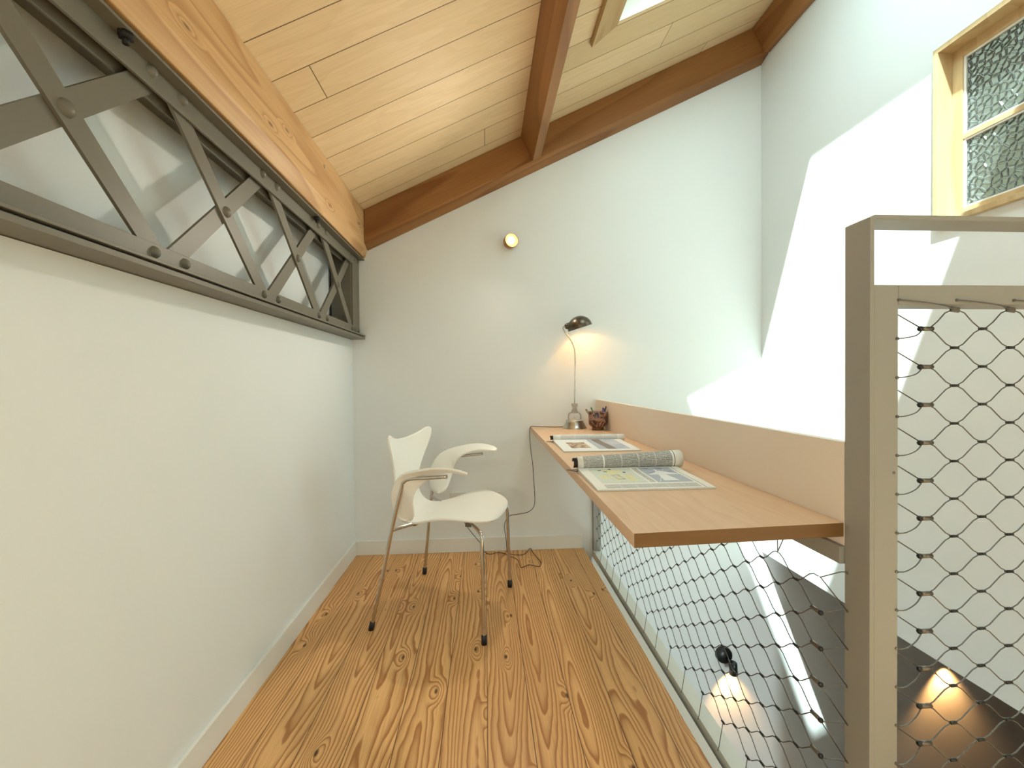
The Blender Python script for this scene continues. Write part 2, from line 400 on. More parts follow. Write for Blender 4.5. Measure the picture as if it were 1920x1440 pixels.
# baseboards
mk('baseboard_left', B(XL, XL + .012, YB, D, 0, .086), 'board', bevel=.002, **st)
mk('baseboard_back', B(XL + .012, .590, D - .012, D, 0, .084), 'board', bevel=.002, **st)
mk('trim_2', B(.604, .640, .832, 2.46, -.24, -.028), 'board', **st)
# small window high in the right wall
w2 = tag(empty('window_2', (0, 0, 0)), kind='structure')
xf = 1.718
bm = bmesh.new()
for q in ((xf, 1.80, wy1 - .018, wy1, wz0, wz1), (xf, 1.80, wy0, wy0 + .018, wz0, wz1), (xf, 1.80, wy0 + .018, wy1 - .018, wz1 - .019, wz1), (xf, 1.80, wy0 + .018, wy1 - .018, wz0, wz0 + .019)): box(bm, *q)
mk('window_frame', bm, 'winwood', w2, bevel=.001)
iy0, iy1, iz0, iz1 = wy0 + .018, wy1 - .018, wz0 + .019, wz1 - .019
sw = .036; ym = (iy0 + iy1) / 2 - .03
sash = mk('window_sash', B((1.777, 1.80, iy1 - sw, iy1, iz0, iz1), (1.777, 1.80, iy0, iy0 + sw, iz0, iz1), (1.777, 1.80, iy0 + sw, iy1 - sw, iz1 - sw, iz1), (1.777, 1.80, iy0 + sw, iy1 - sw, iz0, iz0 + sw)), 'winwood', w2, bevel=.001)
zm = 1.925
mk('glazing_bar', B(1.779, 1.80, iy0 + sw, iy1 - sw, zm - .009, zm + .009), 'winwood', w2)
for a, b in ((iz0 + sw, zm - .009), (zm + .009, iz1 - sw)):
    y0_, y1_ = iy0 + sw, iy1 - sw; p = .007
    mk('putty_bead', B((1.782, 1.795, y1_ - p, y1_, a, b), (1.782, 1.795, y0_, y0_ + p, a, b), (1.782, 1.795, y0_ + p, y1_ - p, b - p, b), (1.782, 1.795, y0_ + p, y1_ - p, a, a + p)), 'board', w2)
    mk('window_pane', B(1.788, 1.793, y0_ + p, y1_ - p, a + p, b - p), 'cobble', w2)
# added backdrop wall, keeps bright sky out of the small window's glass
gm = M('olive_grey_backdrop', .8); gz = gm.sep(gm.tc())[2]
gm.col(gm.mix(gm.noise(gm.tc(), 3, 4), (.05, .06, .045), gm.mix(gm.map(gz, 1.9, 2.9, 0, 1), (.10, .09, .02), (.10, .115, .10))))
MAT['backdrop'] = gm.m
mk('wall_backdrop', B((2.6, 2.7, -1.5, 3.4, .06, 4.0),), 'backdrop', **st)

# ------------------------------------------------------------------ timbers
bm = bmesh.new(); prism(bm, [(-.865, 1.762), (-.700, 1.762), (-.682, 1.818), (-.684, 2.0155), (-.865, 1.927)], 1, YB, D)
wp = mk('timber_beam', bm, 'plate', bevel=.003, label='light knotty pine wall plate resting along the riveted steel girder', cat='beam', group='timber beams of the roof')
for y, z in ((1.02, 1.97), (1.93, 1.965), (2.43, 1.90)):
    bm = bmesh.new(); lathe(bm, [(0, .004), (.006, .0035), (.0085, .001), (.009, 0)], (-.6835, y, z), (1, 0, 0), 16)
    mk('screw', bm, 'zinc', wp)
bm = bmesh.new()
prof = [(2.54, -.001), (2.54, -.158), (2.552, -.174), (D - .001, -.192), (D - .001, -.001)]
L0 = [bm.verts.new((wl_(-.681 if True else 0, z), y, z)) for y, z in prof]; L1 = [bm.verts.new((wl_(XR - .002, z), y, z)) for y, z in prof]
bm.faces.new(L0); bm.faces.new(L1[::-1])
for i in range(5): bm.faces.new((L0[i], L1[i], L1[(i + 1) % 5], L0[(i + 1) % 5]))
tilt(mk('timber_beam', bm, 'rafter', bevel=.002, label='reddish brown rafter running up the slope against the back wall', cat='beam', group='timber beams of the roof'))
tilt(mk('timber_beam', B(.248, .302, YB, 2.5395, -.160, -.001), 'purlin', bevel=.002, label='reddish brown purlin crossing the middle of the boarded ceiling', cat='beam', group='timber beams of the roof'))
bm = bmesh.new(); prism(bm, [(1.632, 3.143), (1.706, 3.002), (1.7385, 3.004), (1.7385, 3.195)], 1, YB, 2.5395)
mk('timber_beam', bm, 'purlin', bevel=.002, label='reddish brown purlin along the top of the right wall', cat='beam', group='timber beams of the roof')

# ------------------------------------------------------------------ riveted girder
XB = -.735
gd = empty('steel_girder', (0, 0, 0), label='riveted lattice steel girder painted taupe, set into the left wall', cat='girder')
Y0g = YB + .02; Y1g = D - .002
bm = bmesh.new(); box(bm, XB - .008, XB, Y0g, Y1g, 1.697, 1.752); box(bm, XB, -.703, Y0g, Y1g, 1.745, 1.752)
mk('top_chord', bm, 'steel', gd, bevel=.001)
bm = bmesh.new(); box(bm, -.772, -.766, Y0g, Y1g, 1.690, 1.752); box(bm, -.862, -.772, Y0g, Y1g, 1.745, 1.752); box(bm, -.766, XB - .0085, Y0g, Y1g, 1.745, 1.752)
mk('top_chord', bm, 'steel', gd, bevel=.001)
bm = bmesh.new(); box(bm, XB - .008, XB, Y0g, Y1g, 1.298, 1.350); box(bm, XB, -.701, Y0g, Y1g, 1.298, 1.305)
mk('bottom_chord', bm, 'steel', gd, bevel=.001)
mk('flange_layer', B(-.86, -.704, Y0g, Y1g, 1.2805, 1.293), 'steel', gd, bevel=.001)
mk('flange_layer', B(-.86, -.712, Y0g, Y1g, 1.293, 1.298), 'dark', gd)  # dark filler strip, shade of the gap between the plates as colour
mk('end_plate', B(XB - .010, XB - .001, 2.494, Y1g, 1.306, 1.744), 'steel', gd)
mk('end_plate', B(-.85, XB - .010, 2.486, 2.494, 1.306, 1.744), 'steel', gd)
def bar(y, s, x0, x1):
    w = .0245; dy = .215; dz = .2; zc_ = 1.531; a = math.atan2(dz, dy * s); n = (-math.sin(a) * w, math.cos(a) * w)
    p0 = (y - dy * s, zc_ - dz); p1 = (y + dy * s, zc_ + dz); bm = bmesh.new()
    prism(bm, [(p0[0] + n[0], p0[1] + n[1]), (p1[0] + n[0], p1[1] + n[1]), (p1[0] - n[0], p1[1] - n[1]), (p0[0] - n[0], p0[1] - n[1])], 0, x0, x1)
    mk('lattice_bar', bm, 'steel', gd)
def rivet(y, z, x=XB, r=.014):
    bm = bmesh.new(); lathe(bm, [(0, .011), (r * .45, .0098), (r * .8, .006), (r, 0)], (x, y, z), (1, 0, 0), 14); mk('rivet', bm, 'steel', gd, smooth=True)
for k in range(-3, 4):
    y = .830 + .483 * k
    bar(y, -1, XB - .016, XB - .0085); bar(y, 1, XB - .025, XB - .0165)
    if k >= -1:
        rivet(y, 1.531, XB - .0085, .0165)
        for d in (-.192, .192):
            for z in (1.330, 1.732):
                if 0 < y + d < 2.5: rivet(y + d, z)
for z in (1.330, 1.732): rivet(2.53, z); rivet(2.585, z)
for y in (.93, 1.93):
    bm = bmesh.new(); lathe(bm, [(0, 0), (.014, 0), (.014, .011), (0, .011)], (-.717, y, 1.734), (0, 0, 1), 6); lathe(bm, [(0, -.012), (.006, -.012), (.006, 0), (0, 0)], (-.717, y, 1.734), (0, 0, 1), 10)
    mk('bolt', bm, 'dark', gd)

# ------------------------------------------------------------------ cable railings
def zig(net_axis, x0, z0, ncol, nrow, other, par, clampcol=True, top=1.3, bot=0.0, pitch=.115, rz=.0722):
    """diamond cable net; net_axis 'x' or 'y'. returns ferrule positions"""
    half = pitch / 2; hz_ = rz / 2
    P = (lambda a, z, o=0: (a, other + o, z)) if net_axis == 'x' else (lambda a, z, o=0: (other + o, a, z))
    bm = bmesh.new(); fl = []
    f = .006
    for k in range(nrow + 1):
        for sgn in (1, -1):      # the cable below even row k dips to odd row, the one above rises
            pts = []; amp = -hz_ if sgn == 1 else hz_
            if sgn == 1 and k == nrow: continue
            if sgn == -1 and k == 0: continue
            for j in range(ncol):
                a = x0 + half * j; z = z0 - rz * k + (amp if j % 2 else 0)
                oz = (-.0013 if sgn == 1 else .0013) * (1 if j % 2 == 0 else -1)
                pts += [(a - f, z + oz), (a + f, z + oz)]
                if j < ncol - 1:
                    zn = z0 - rz * k + (amp if (j + 1) % 2 else 0)
                    for t in (.25, .5, .75):
                        s = t * t * (3 - 2 * t); pts.append((a + f + (half - 2 * f) * t, z + (zn - z) * (s * .55 + t * .45)))
            tube(bm, [P(a, z) for a, z in pts], .00115, 5, cap=False)
    for k in range(nrow + 1):
        for j in range(ncol):
            if j % 2 and k == nrow: continue
            fl.append((x0 + half * j, z0 - rz * k - (hz_ if j % 2 else 0), j, k))
    return bm, fl, P
def ferrule_mesh(axis):
    bm = bmesh.new(); d = Vector((1, 0, 0)) if axis == 'x' else Vector((0, 1, 0))
    tube(bm, [d * -.0065, d * .0065], .0032, 8); bmesh.ops.scale(bm, vec=(1, 1, .85), verts=bm.verts)
    me = bpy.data.meshes.new('ferrule'); bm.to_mesh(me); bm.free(); me.materials.append(MAT['ferrule']); return me
def clamp_mesh(axis):
    bm = bmesh.new(); d = Vector((1, 0, 0)) if axis == 'x' else Vector((0, 1, 0))
    tube(bm, [d * -.010, d * .012], .0042, 10, 0)
    bmesh.ops.create_uvsphere(bm, u_segments=10, v_segments=8, radius=.0052, matrix=Matrix.Translation(d * -.012))
    for fc in bm.faces:
        if fc.calc_center_median().dot(d) < -.0085: fc.material_index = 1
        fc.smooth = True
    me = bpy.data.meshes.new('cable_clamp'); bm.to_mesh(me); bm.free(); me.materials.append(MAT['clamp']); me.materials.append(MAT['ferrule']); return me
def inst(name, me, loc, par, rot=None):
    o = bpy.data.objects.new(name, me); COL.objects.link(o); o.parent = par; o.location = loc
    if rot: o.rotation_euler = rot
    return o
# front balustrade across the opening, with post and flat-bar handrail
PX0, PX1, PY0, PY1 = .709, .7655, .755, .811
fr = empty('mesh_balustrade', (0, 0, 0), label='greige steel balustrade with raised flat handrail, nearest the viewer at right', cat='railing')
mk('post', B(PX0 + .009, PX1, PY0 + .001, PY1, -.14, 1.2085), 'beige', fr, bevel=.0015)
bm = bmesh.new(); lathe(bm, [(0, .0015), (.0022, .0012), (.003, 0)], (.757, PY0 + .001, .860), (0, -1, 0), 12); mk('screw', bm, 'clamp', fr)
bm = bmesh.new(); poly = [(PX0, -.14), (PX0, 1.332), (PX0 + .010, 1.337), (XR - .002, 1.337), (XR - .002, 1.328), (PX0 + .0085, 1.328), (PX0 + .0085, -.14)]
prism(bm, poly, 1, PY0, PY1); mk('handrail', bm, 'beige', fr, bevel=.0008)
mk('top_rail', B(PX1, XR - .002, PY0 + .001, PY1, 1.1725, 1.2085), 'beige', fr, bevel=.0015)
mk('bottom_rail', B(PX1, XR - .002, PY0 + .001, PY1, .0, .05), 'beige', fr, bevel=.0015)
NETY = .772
ax0, az0 = .838, 1.129
bm, fl, P = zig('x', ax0, az0, 16, 14, NETY, fr)
# first extra half row above: odd column points at az0 + .036
for j in range(1, 16, 2):
    a = ax0 + .0575 * j; zt = az0 + .0361
    for s in (-1, 1):
        b = a + .0575 * s
        pts = [(a + .005 * s, NETY, zt), (a + .02 * s, NETY, zt - .006), (a + .036 * s, NETY, zt - .023), (b - .006 * s, NETY, az0 + .001)]
        tube(bm, pts, .00115, 5, cap=False)
    # ties to holes in the rail face
    hx = a - .130; tube(bm, smoothpath([(hx, PY0 - .0005, 1.1805), (hx + .03, PY0 - .003, 1.1775), (a - .045, PY0 - .001, 1.171), (a - .006, NETY - .002, zt + .001)], 4), .00115, 5)
    tube(bm, [(a - .004, NETY, zt), (a - .006, NETY + .008, 1.174)], .00115, 5)
    tube(bm, [(hx, PY0 - .0012, 1.1805), (hx, PY0 + .004, 1.1805)], .0028, 8)
holez = [1.109 - .0722 * k for k in range(15)]
for k in range(15):
    zc_ = az0 - .0722 * k; z1 = holez[k]
    tube(bm, smoothpath([(PX1 - .003, PY0 - .0008, z1), (PX1 + .012, PY0 - .003, z1 + .0015), (ax0 - .03, NETY - .010, z1 + .007), (ax0 - .010, NETY - .002, zc_ - .002)], 4), .00115, 5)
    zu = (holez[k - 1] if k else 1.1805)
    tube(bm, [(PX1 - .002, NETY + .012, zu - .006), (PX1 + .004, NETY + .01, zu - .012), (ax0 - .012, NETY, zc_ + .002)], .00115, 5)
    tube(bm, [(PX1 - .003, PY0 - .0012, z1), (PX1 - .003, PY0 + .004, z1)], .0028, 8)
mk('cable_net', bm, 'cable', fr)
fm, cm = ferrule_mesh('x'), clamp_mesh('x')
nf = 0
for a, z, j, k in sorted(fl, key=lambda q: (q[0] - .8) ** 2 + (q[1] - .7) ** 2):
    if j == 0: inst('cable_clamp', cm, (a, NETY, z), fr)
    elif nf < 99 and a < 1.25: inst('ferrule', fm, (a, NETY, z), fr); nf += 1
for j in range(1, 8, 2):
    bm = B((-.009, .009, -.002, .002, -.005, .005)); o = mk('cable_clip', bm, 'clamp', fr, bevel=.001); o.location = (ax0 + .0575 * j, NETY, az0 + .0365); o.rotation_euler = (0, .12, 0)
# side railing under the desk
sr = empty('mesh_balustrade', (0, 0, 0), label='long side railing of steel and cable mesh under the desk, bottom rail coloured sunlit', cat='railing')
mk('bottom_rail', B(.655, .700, PY1 + .001, D, -.060, -.015), 'raillit', sr, bevel=.001)
mk('base_strip', B(.657, .675, PY1 + .001, 2.50, -.150, -.061), 'board', sr)
bm = bmesh.new(); prism(bm, [(.700, .8125), (.7345, .8125), (.7065, D), (.672, D)], 2, .668, .703); mk('top_rail', bm, 'beige', sr, bevel=.001)
mk('end_post', B(.655, .700, D - .028, D - .001, -.014, .667), 'beige', sr, bevel=.001)
NX = .6665; by0, bz0 = .832, .640
bm, fl, P = zig('y', by0, bz0, 31, 8, NX, sr)
for j in range(0, 31):
    a = by0 + .0575 * j
    if j % 2 == 0:
        if j: tube(bm, [(NX, a, bz0), (NX + .006, a + .01, .672)], .00115, 5); tube(bm, [(NX, a, bz0), (NX + .006, a - .01, .672)], .00115, 5)
        zt = bz0 - .0722 * 8
        tube(bm, [(NX, a, zt), (NX - .010, a + .004, -.012), (.654, a + .006, -.024)], .00115, 5)
    else:
        zt = bz0 - .0722 * 8 + .0361
        tube(bm, [(NX, a, zt), (NX, a - .02, zt - .02), (NX - .002, a - .05, zt - .036)], .00115, 5) if False else None
for k in range(9):
    zc_ = bz0 - .0722 * k; z1 = .653 - .075 * (k + 0)
    if z1 < .02: continue
    tube(bm, smoothpath([(PX0 - .0008, .804, z1 - .0), (PX0 - .008, .808, z1 + .001), (NX + .01, by0 - .015, (zc_ + z1) / 2 - .003), (NX, by0 - .010, zc_ - .002)], 4), .00115, 5)
    tube(bm, [(PX0 + .004, .813, z1 - .075 + .020), (NX, by0 - .008, zc_ - .001)] if False else [(PX0 - .0008, .804, z1 - .075), (NX, by0 - .010, zc_)], .00115, 5)
    tube(bm, [(PX0 - .0012, .804, z1), (PX0 + .004, .804, z1)], .0028, 8)
mk('cable_net', bm, 'cable', sr)
fm, cm = ferrule_mesh('y'), clamp_mesh('y')
nf = 0; rest = bmesh.new()
for a, z, j, k in sorted(fl, key=lambda q: q[0]):
    if z > .635: continue
    if j == 0: inst('cable_clamp', cm, (NX, a, z), sr)
    elif j == 30:
        inst('ferrule', fm, (NX, a, z), sr)
    elif nf < 90: inst('ferrule', fm, (NX, a, z), sr); nf += 1
    else: tube(rest, [(NX, a - .0065, z), (NX, a + .0065, z)], .0030, 6)
mk('ferrules', rest, 'ferrule', sr, kind='stuff')

# ------------------------------------------------------------------ desk
dk = empty('desk', (.48, 1.7, .722), label='long wall-hung beech desk shelf with a cream upstand at its back edge', cat='desk')
dl = lambda *q: (q[0] - .48, q[1] - .48, q[2] - 1.7, q[3] - 1.7, q[4] - .722, q[5] - .722)
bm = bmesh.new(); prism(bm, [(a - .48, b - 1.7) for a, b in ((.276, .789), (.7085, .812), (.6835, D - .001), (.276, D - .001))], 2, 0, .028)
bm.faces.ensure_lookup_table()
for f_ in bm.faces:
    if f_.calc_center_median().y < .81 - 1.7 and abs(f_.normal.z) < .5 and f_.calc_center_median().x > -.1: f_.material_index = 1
mk('desktop', bm, ['desk', 'deskend_shaded'], dk, bevel=.0015)
bm = bmesh.new(); prism(bm, [(a - .48, b - 1.7) for a, b in ((.709, .8125), (.7305, .8125), (.7055, D - .001), (.684, D - .001))], 2, .7035 - .722, .910 - .722)
mk('back_panel', bm, 'panel', dk, bevel=.001)

# ------------------------------------------------------------------ chair
ch = empty('armchair', (-.176, 2.002, 0), math.atan2(-.324, .946), label='white moulded plywood armchair with chrome tube legs by the desk', cat='chair')
rows = [(.258, .436, .05), (.256, .444, .105), (.247, .451, .150), (.222, .459, .186), (.185, .466, .212), (.13, .473, .232), (.06, .465, .236), (-.01, .447, .222), (-.07, .429, .186),
        (-.12, .423, .156), (-.16, .429, .138), (-.187, .450, .127), (-.203, .485, .114), (-.211, .53, .104), (-.215, .58, .108), (-.217, .63, .130), (-.219, .68, .160), (-.221, .72, .188), (-.223, .750, .206), (-.224, .772, .204)]
G = []
for i, (x, z, w) in enumerate(rows):
    r = []
    for j in range(17):
        u = j / 8 - 1
        back = max(0, min(1, (z - .5) / .2)) if x < -.2 else 0
        cx_ = x + .045 * back * u * u * (w / .2)
        seat = 1 - back
        cz = z + .011 * u * u * math.exp(-((x - .06) / .09) ** 2)
        if i >= 15:
            k = (i - 14) / 5; au = abs(u)
            cz += k * (.050 * au ** 2.2 - .006) - k * .018 * max(0, au - .88) / .12
        r.append((cx_, w * (u if i < 18 else u), cz))
    G.append(r)
bm = bmesh.new(); grid(bm, G); sh = mk('seat_shell', bm, 'shell', ch, smooth=True)
m_ = sh.modifiers.new('sub', 'SUBSURF'); m_.levels = m_.render_levels = 2
m_ = sh.modifiers.new('sol', 'SOLIDIFY'); m_.thickness = .009; m_.offset = 0
def arm(side, dx):
    cl = [(-.135, .452, .010), (-.137, .460, .034), (-.141, .480, .052), (-.145, .52, .060), (-.141, .562, .063), (-.122, .605, .060), (-.085, .640, .052), (-.035, .664, .043), (.02, .680, .035), (.07, .685, .028), (.115, .681, .022), (.145, .675, .015), (.155, .672, .006)]
    bm = bmesh.new(); G = []; n = len(cl)
    for i, (x, z, w) in enumerate(cl):
        a = cl[max(i - 1, 0)]; b = cl[min(i + 1, n - 1)]; t = Vector((b[0] - a[0], 0, b[1] - a[1])).normalized(); nn = Vector((-t.z, 0, t.x))
        r = []
        for j in range(7):
            u = j / 3 - 1; p = Vector((x + dx, 0, z)) + nn * (w * u * (.80 if side < 0 and z < .62 else 1))
            if z > .6:   # the forward run leans outward like a paddle
                k = min(1, (z - .6) / .06); base = z
                off = (p.z - base); p.z = base + off * (1 - .60 * k) + .004; yy = .266 + max(0, z - .6) * .25 + off * .92 * k
            else: yy = .212 + (z - .45) * .33 + .012 * (u * u)
            r.append((p.x, side * yy, p.z))
        G.append(r)
    grid(bm, G); o = mk('armrest', bm, 'shell', ch, smooth=True)
    m_ = o.modifiers.new('sub', 'SUBSURF'); m_.levels = m_.render_levels = 2
    m_ = o.modifiers.new('sol', 'SOLIDIFY'); m_.thickness = .009; m_.offset = 0
arm(1, -.005); arm(-1, .055)
def leg(path, par=ch, r=.0078):
    o = mk('leg', T(smoothpath(path, 6), r, 12), 'chrome', par, smooth=True)
    p = Vector(path[0]); d = (Vector(path[1]) - p).normalized()
    mk('rubber_foot', T([p - d * .0035, p + d * .030], .0115, 14), 'rubber', o)
leg([(.2575, -.2395, .004), (.251, -.229, .22), (.245, -.221, .395), (.238, -.212, .420), (.215, -.185, .428), (.17, -.13, .427), (.09, -.04, .424)])
leg([(.2288, .239, .004), (.226, .229, .22), (.223, .221, .395), (.216, .212, .420), (.20, .185, .428), (.16, .13, .427), (.09, .04, .424)])
leg([(-.2306, -.265, .004), (-.18, -.2625, .21), (-.132, -.260, .425), (-.080, -.268, .600), (-.066, -.274, .628), (-.035, -.279, .644), (.04, -.282, .652), (.125, -.284, .662)])
leg([(-.253, .265, .004), (-.23, .2625, .21), (-.206, .260, .425), (-.165, .280, .590), (-.150, .289, .615), (-.11, .294, .630), (-.02, .297, .640), (.07, .298, .652)])
mk('cross_tube', T(smoothpath([(-.130, -.256, .423), (-.10, -.20, .424), (-.04, -.08, .424), (-.04, .08, .424), (-.15, .20, .424), (-.204, .256, .423)], 6), .0075, 10), 'chrome', ch)
mk('seat_mount', B((-.07, .11, -.07, .07, .416, .4365)), 'shell', ch, bevel=.01)
for p in ((.15, -.115), (.14, .115), (-.085, -.16), (-.09, .15)):
    mk('mount_clip', B((p[0] - .014, p[0] + .014, p[1] - .012, p[1] + .012, .414, .430)), 'steel', ch, bevel=.003)

# ------------------------------------------------------------------ desk lamp
LX, LY, LZ = .523, 2.50, .75
lp = empty('desk_lamp', (LX, LY, LZ), label='vintage metal desk lamp with domed shade on a tall thin curved stem', cat='lamp')
bm = bmesh.new(); lathe(bm, [(0, 0), (.070, 0), (.071, .003), (.066, .009), (.060, .022), (.052, .036), (.0505, .040), (.051, .0415), (.051, .046), (.046, .050), (.020, .053), (.010, .056), (0, .057)], seg=40)
mk('base', bm, 'lampmetal', lp)
mk('yoke', T(smoothpath([(-.034, 0, .047), (-.036, 0, .065), (-.033, 0, .082), (-.020, 0, .092), (0, 0, .094), (.020, 0, .092), (.033, 0, .082), (.036, 0, .065), (.034, 0, .047)], 5), .0040, 8), 'lampmetal', lp, smooth=True)
mk('switch', T([(0, 0, .055), (0, 0, .066)], .002, 8), 'lampmetal', lp)
bm = bmesh.new(); box(bm, -.016, .016, -.012, .012, .088, .106); box(bm, -.013, .013, -.010, .010, .104, .128); box(bm, -.017, .017, -.012, .012, .127, .146)
mk('stem_socket', bm, 'lampmetal', lp, bevel=.003)
mk('stem', T(smoothpath([(0, 0, .14), (.003, 0, .25), (.006, 0, .35), (.006, 0, .41), (.002, 0, .460), (-.012, 0, .500), (-.030, 0, .530), (-.050, 0, .556), (-.062, 0, .575), (-.064, 0, .588), (-.055, 0, .595), (-.040, 0, .592)], 6), .0038, 10), 'lampmetal', lp, smooth=True)
sc_ = Vector((.034, -.004, .588)); axn = Vector((-.30, -.05, .95)).normalized()
def domeprof(r, th=0): return [(r * math.sin(a), r * 1.0 * math.cos(a)) for a in [math.pi / 2 * k / 12 for k in range(13)]]
bm = bmesh.new(); lathe(bm, [(a, b * .92) for a, b in domeprof(.0715)] + [(.0725, -.004), (.070, -.004)], sc_, axn, 40)
shd = mk('lamp_shade', bm, 'shade', lp)
bm = bmesh.new(); lathe(bm, [(a, b * .92) for a, b in domeprof(.0695)] + [(.070, -.0035)], sc_, axn, 40)
mk('shade_lining', bm, 'shadein', shd, label='cream lining inside the dark shade')
bm = bmesh.new(); lathe(bm, [(.0, 0), (.012, 0), (.017, .006), (.019, .018), (.018, .03), (.0, .034)], (-.052, 0, .590), (1, 0, .35), 20)
mk('shade_socket', bm, 'shade', lp)
bm = bmesh.new(); bmesh.ops.create_uvsphere(bm, u_segments=16, v_segments=10, radius=.010, matrix=Matrix.Translation(sc_ + axn * .046))
mk('light_bulb', bm, 'lampbulb', lp, smooth=True, label='glowing warm bulb under the shade')
wc = lambda pts: [(x - LX, y - LY, z - LZ) for x, y, z in pts]
cord = [(LX - .06, 2.52, .756), (.40, 2.55, .7525), (.30, 2.575, .7545), (.272, 2.585, .750), (.268, 2.59, .700), (.275, 2.60, .61), (.286, 2.60, .525), (.292, 2.6, .42), (.298, 2.60, .32), (.290, 2.60, .265), (.256, 2.60, .235),
        (.19, 2.60, .222), (.145, 2.60, .215), (.118, 2.60, .18), (.112, 2.60, .14), (.120, 2.60, .09), (.124, 2.598, .03), (.127, 2.575, .005), (.15, 2.545, .004), (.209, 2.530, .004), (.245, 2.57, .005), (.268, 2.604, .012), (.280, 2.56, .004), (.306, 2.428, .004), (.300, 2.375, .004), (.284, 2.367, .004),
        (.24, 2.391, .004), (.215, 2.375, .004), (.192, 2.361, .004), (.186, 2.40, .004), (.179, 2.468, .004), (.135, 2.515, .0055), (.107, 2.562, .004), (.06, 2.575, .004), (.027, 2.556, .004), (-.007, 2.590, .005), (-.03, 2.598, .05), (-.085, 2.60, .12), (-.13, 2.60, .19), (-.14, 2.598, .27), (-.145, 2.59, .33)]
mk('power_cord', T(smoothpath(wc(cord), 5), .0019, 6), 'cord', lp, smooth=True, label='thin dark flex running down the wall')
mk('plug', T(wc([(-.145, 2.585, .33), (-.145, D - .009, .33)]), .018, 14), 'cord', lp)
# wall outlet behind the chair
ol = empty('wall_outlet', (-.06, D, .32), label='wide white multi socket plate on the back wall behind the chair seat', cat='outlet')
mk('plate', B(-.15, .15, -.008, 0, -.04, .04), 'outlet', ol, bevel=.002)
for x in (-.105, -.035, .035, .105):
    bm = bmesh.new(); lathe(bm, [(0, .0005), (.021, .0005), (.023, .003), (.024, 0)], (x, -.008, 0), (0, -1, 0), 24); mk('socket', bm, 'outlet', ol)

# ------------------------------------------------------------------ pot and pens
CXp, CYp = .634, 2.40
cp = empty('pen_pot', (CXp, CYp, .75), label='small mottled brown and dark glazed ceramic pot holding pens', cat='pot')
bm = bmesh.new(); lathe(bm, [(.030, .016), (.040, .020), (.050, .034), (.0525, .05), (.052, .08), (.0535, .102), (.051, .104), (.0485, .10), (.047, .05), (.036, .026), (0, .024)], seg=40); mk('body', bm, 'ceramic', cp)
bm = bmesh.new(); lathe(bm, [(0, 0), (.032, 0), (.034, .004), (.032, .018), (0, .018)], seg=32); mk('foot', bm, 'cupfoot', cp)
def pen(name, p0, p1, r, c, tipc, label, cat='pen', group='writing tools in the ceramic pot'):
    m = simple(name + '_paint', c, .35, 0, .1); m2 = simple(name + '_tip', tipc, .35, 0, .1)
    a = Vector(p0); d = Vector(p1) - a; bm = bmesh.new(); L = d.length; u = d.normalized()
    e = empty(name, a, label=label, cat=cat, group=group)
    tube(bm, [Vector(), u * (L * .93)], r, 10); mk('barrel', bm, m, e, smooth=False)
    bm = bmesh.new(); tube(bm, [u * (L * .93), u * L], [r * 1.02, r * .6], 10); mk('cap', bm, m2, e)
pen('pencil', (CXp + .004, CYp - .012, .778), (.592, 2.385, .878), .0042, (.10, .22, .07), (.06, .10, .04), 'dark green pencil leaning left in the ceramic pot', 'pencil')
pen('marker', (CXp - .002, CYp + .008, .778), (.566, 2.40, .868), .0065, (.30, .32, .22), (.22, .2, .15), 'short thick grey green stick at the left rim of the pot')
pen('pen', (CXp + .012, CYp - .02, .778), (.657, 2.372, .877), .0045, (.10, .08, .28), (.04, .03, .12), 'dark violet pen leaning right, leftmost of the dark bunch in the pot')
pen('pen', (CXp + .018, CYp + .002, .778), (.667, 2.385, .872), .0045, (.08, .07, .22), (.03, .02, .08), 'navy pen in the middle of the dark bunch in the pot')
pen('pen', (CXp + .022, CYp + .012, .778), (.680, 2.39, .884), .0042, (.06, .05, .12), (.22, .04, .02), 'black pen with a reddish end, rightmost in the pot')

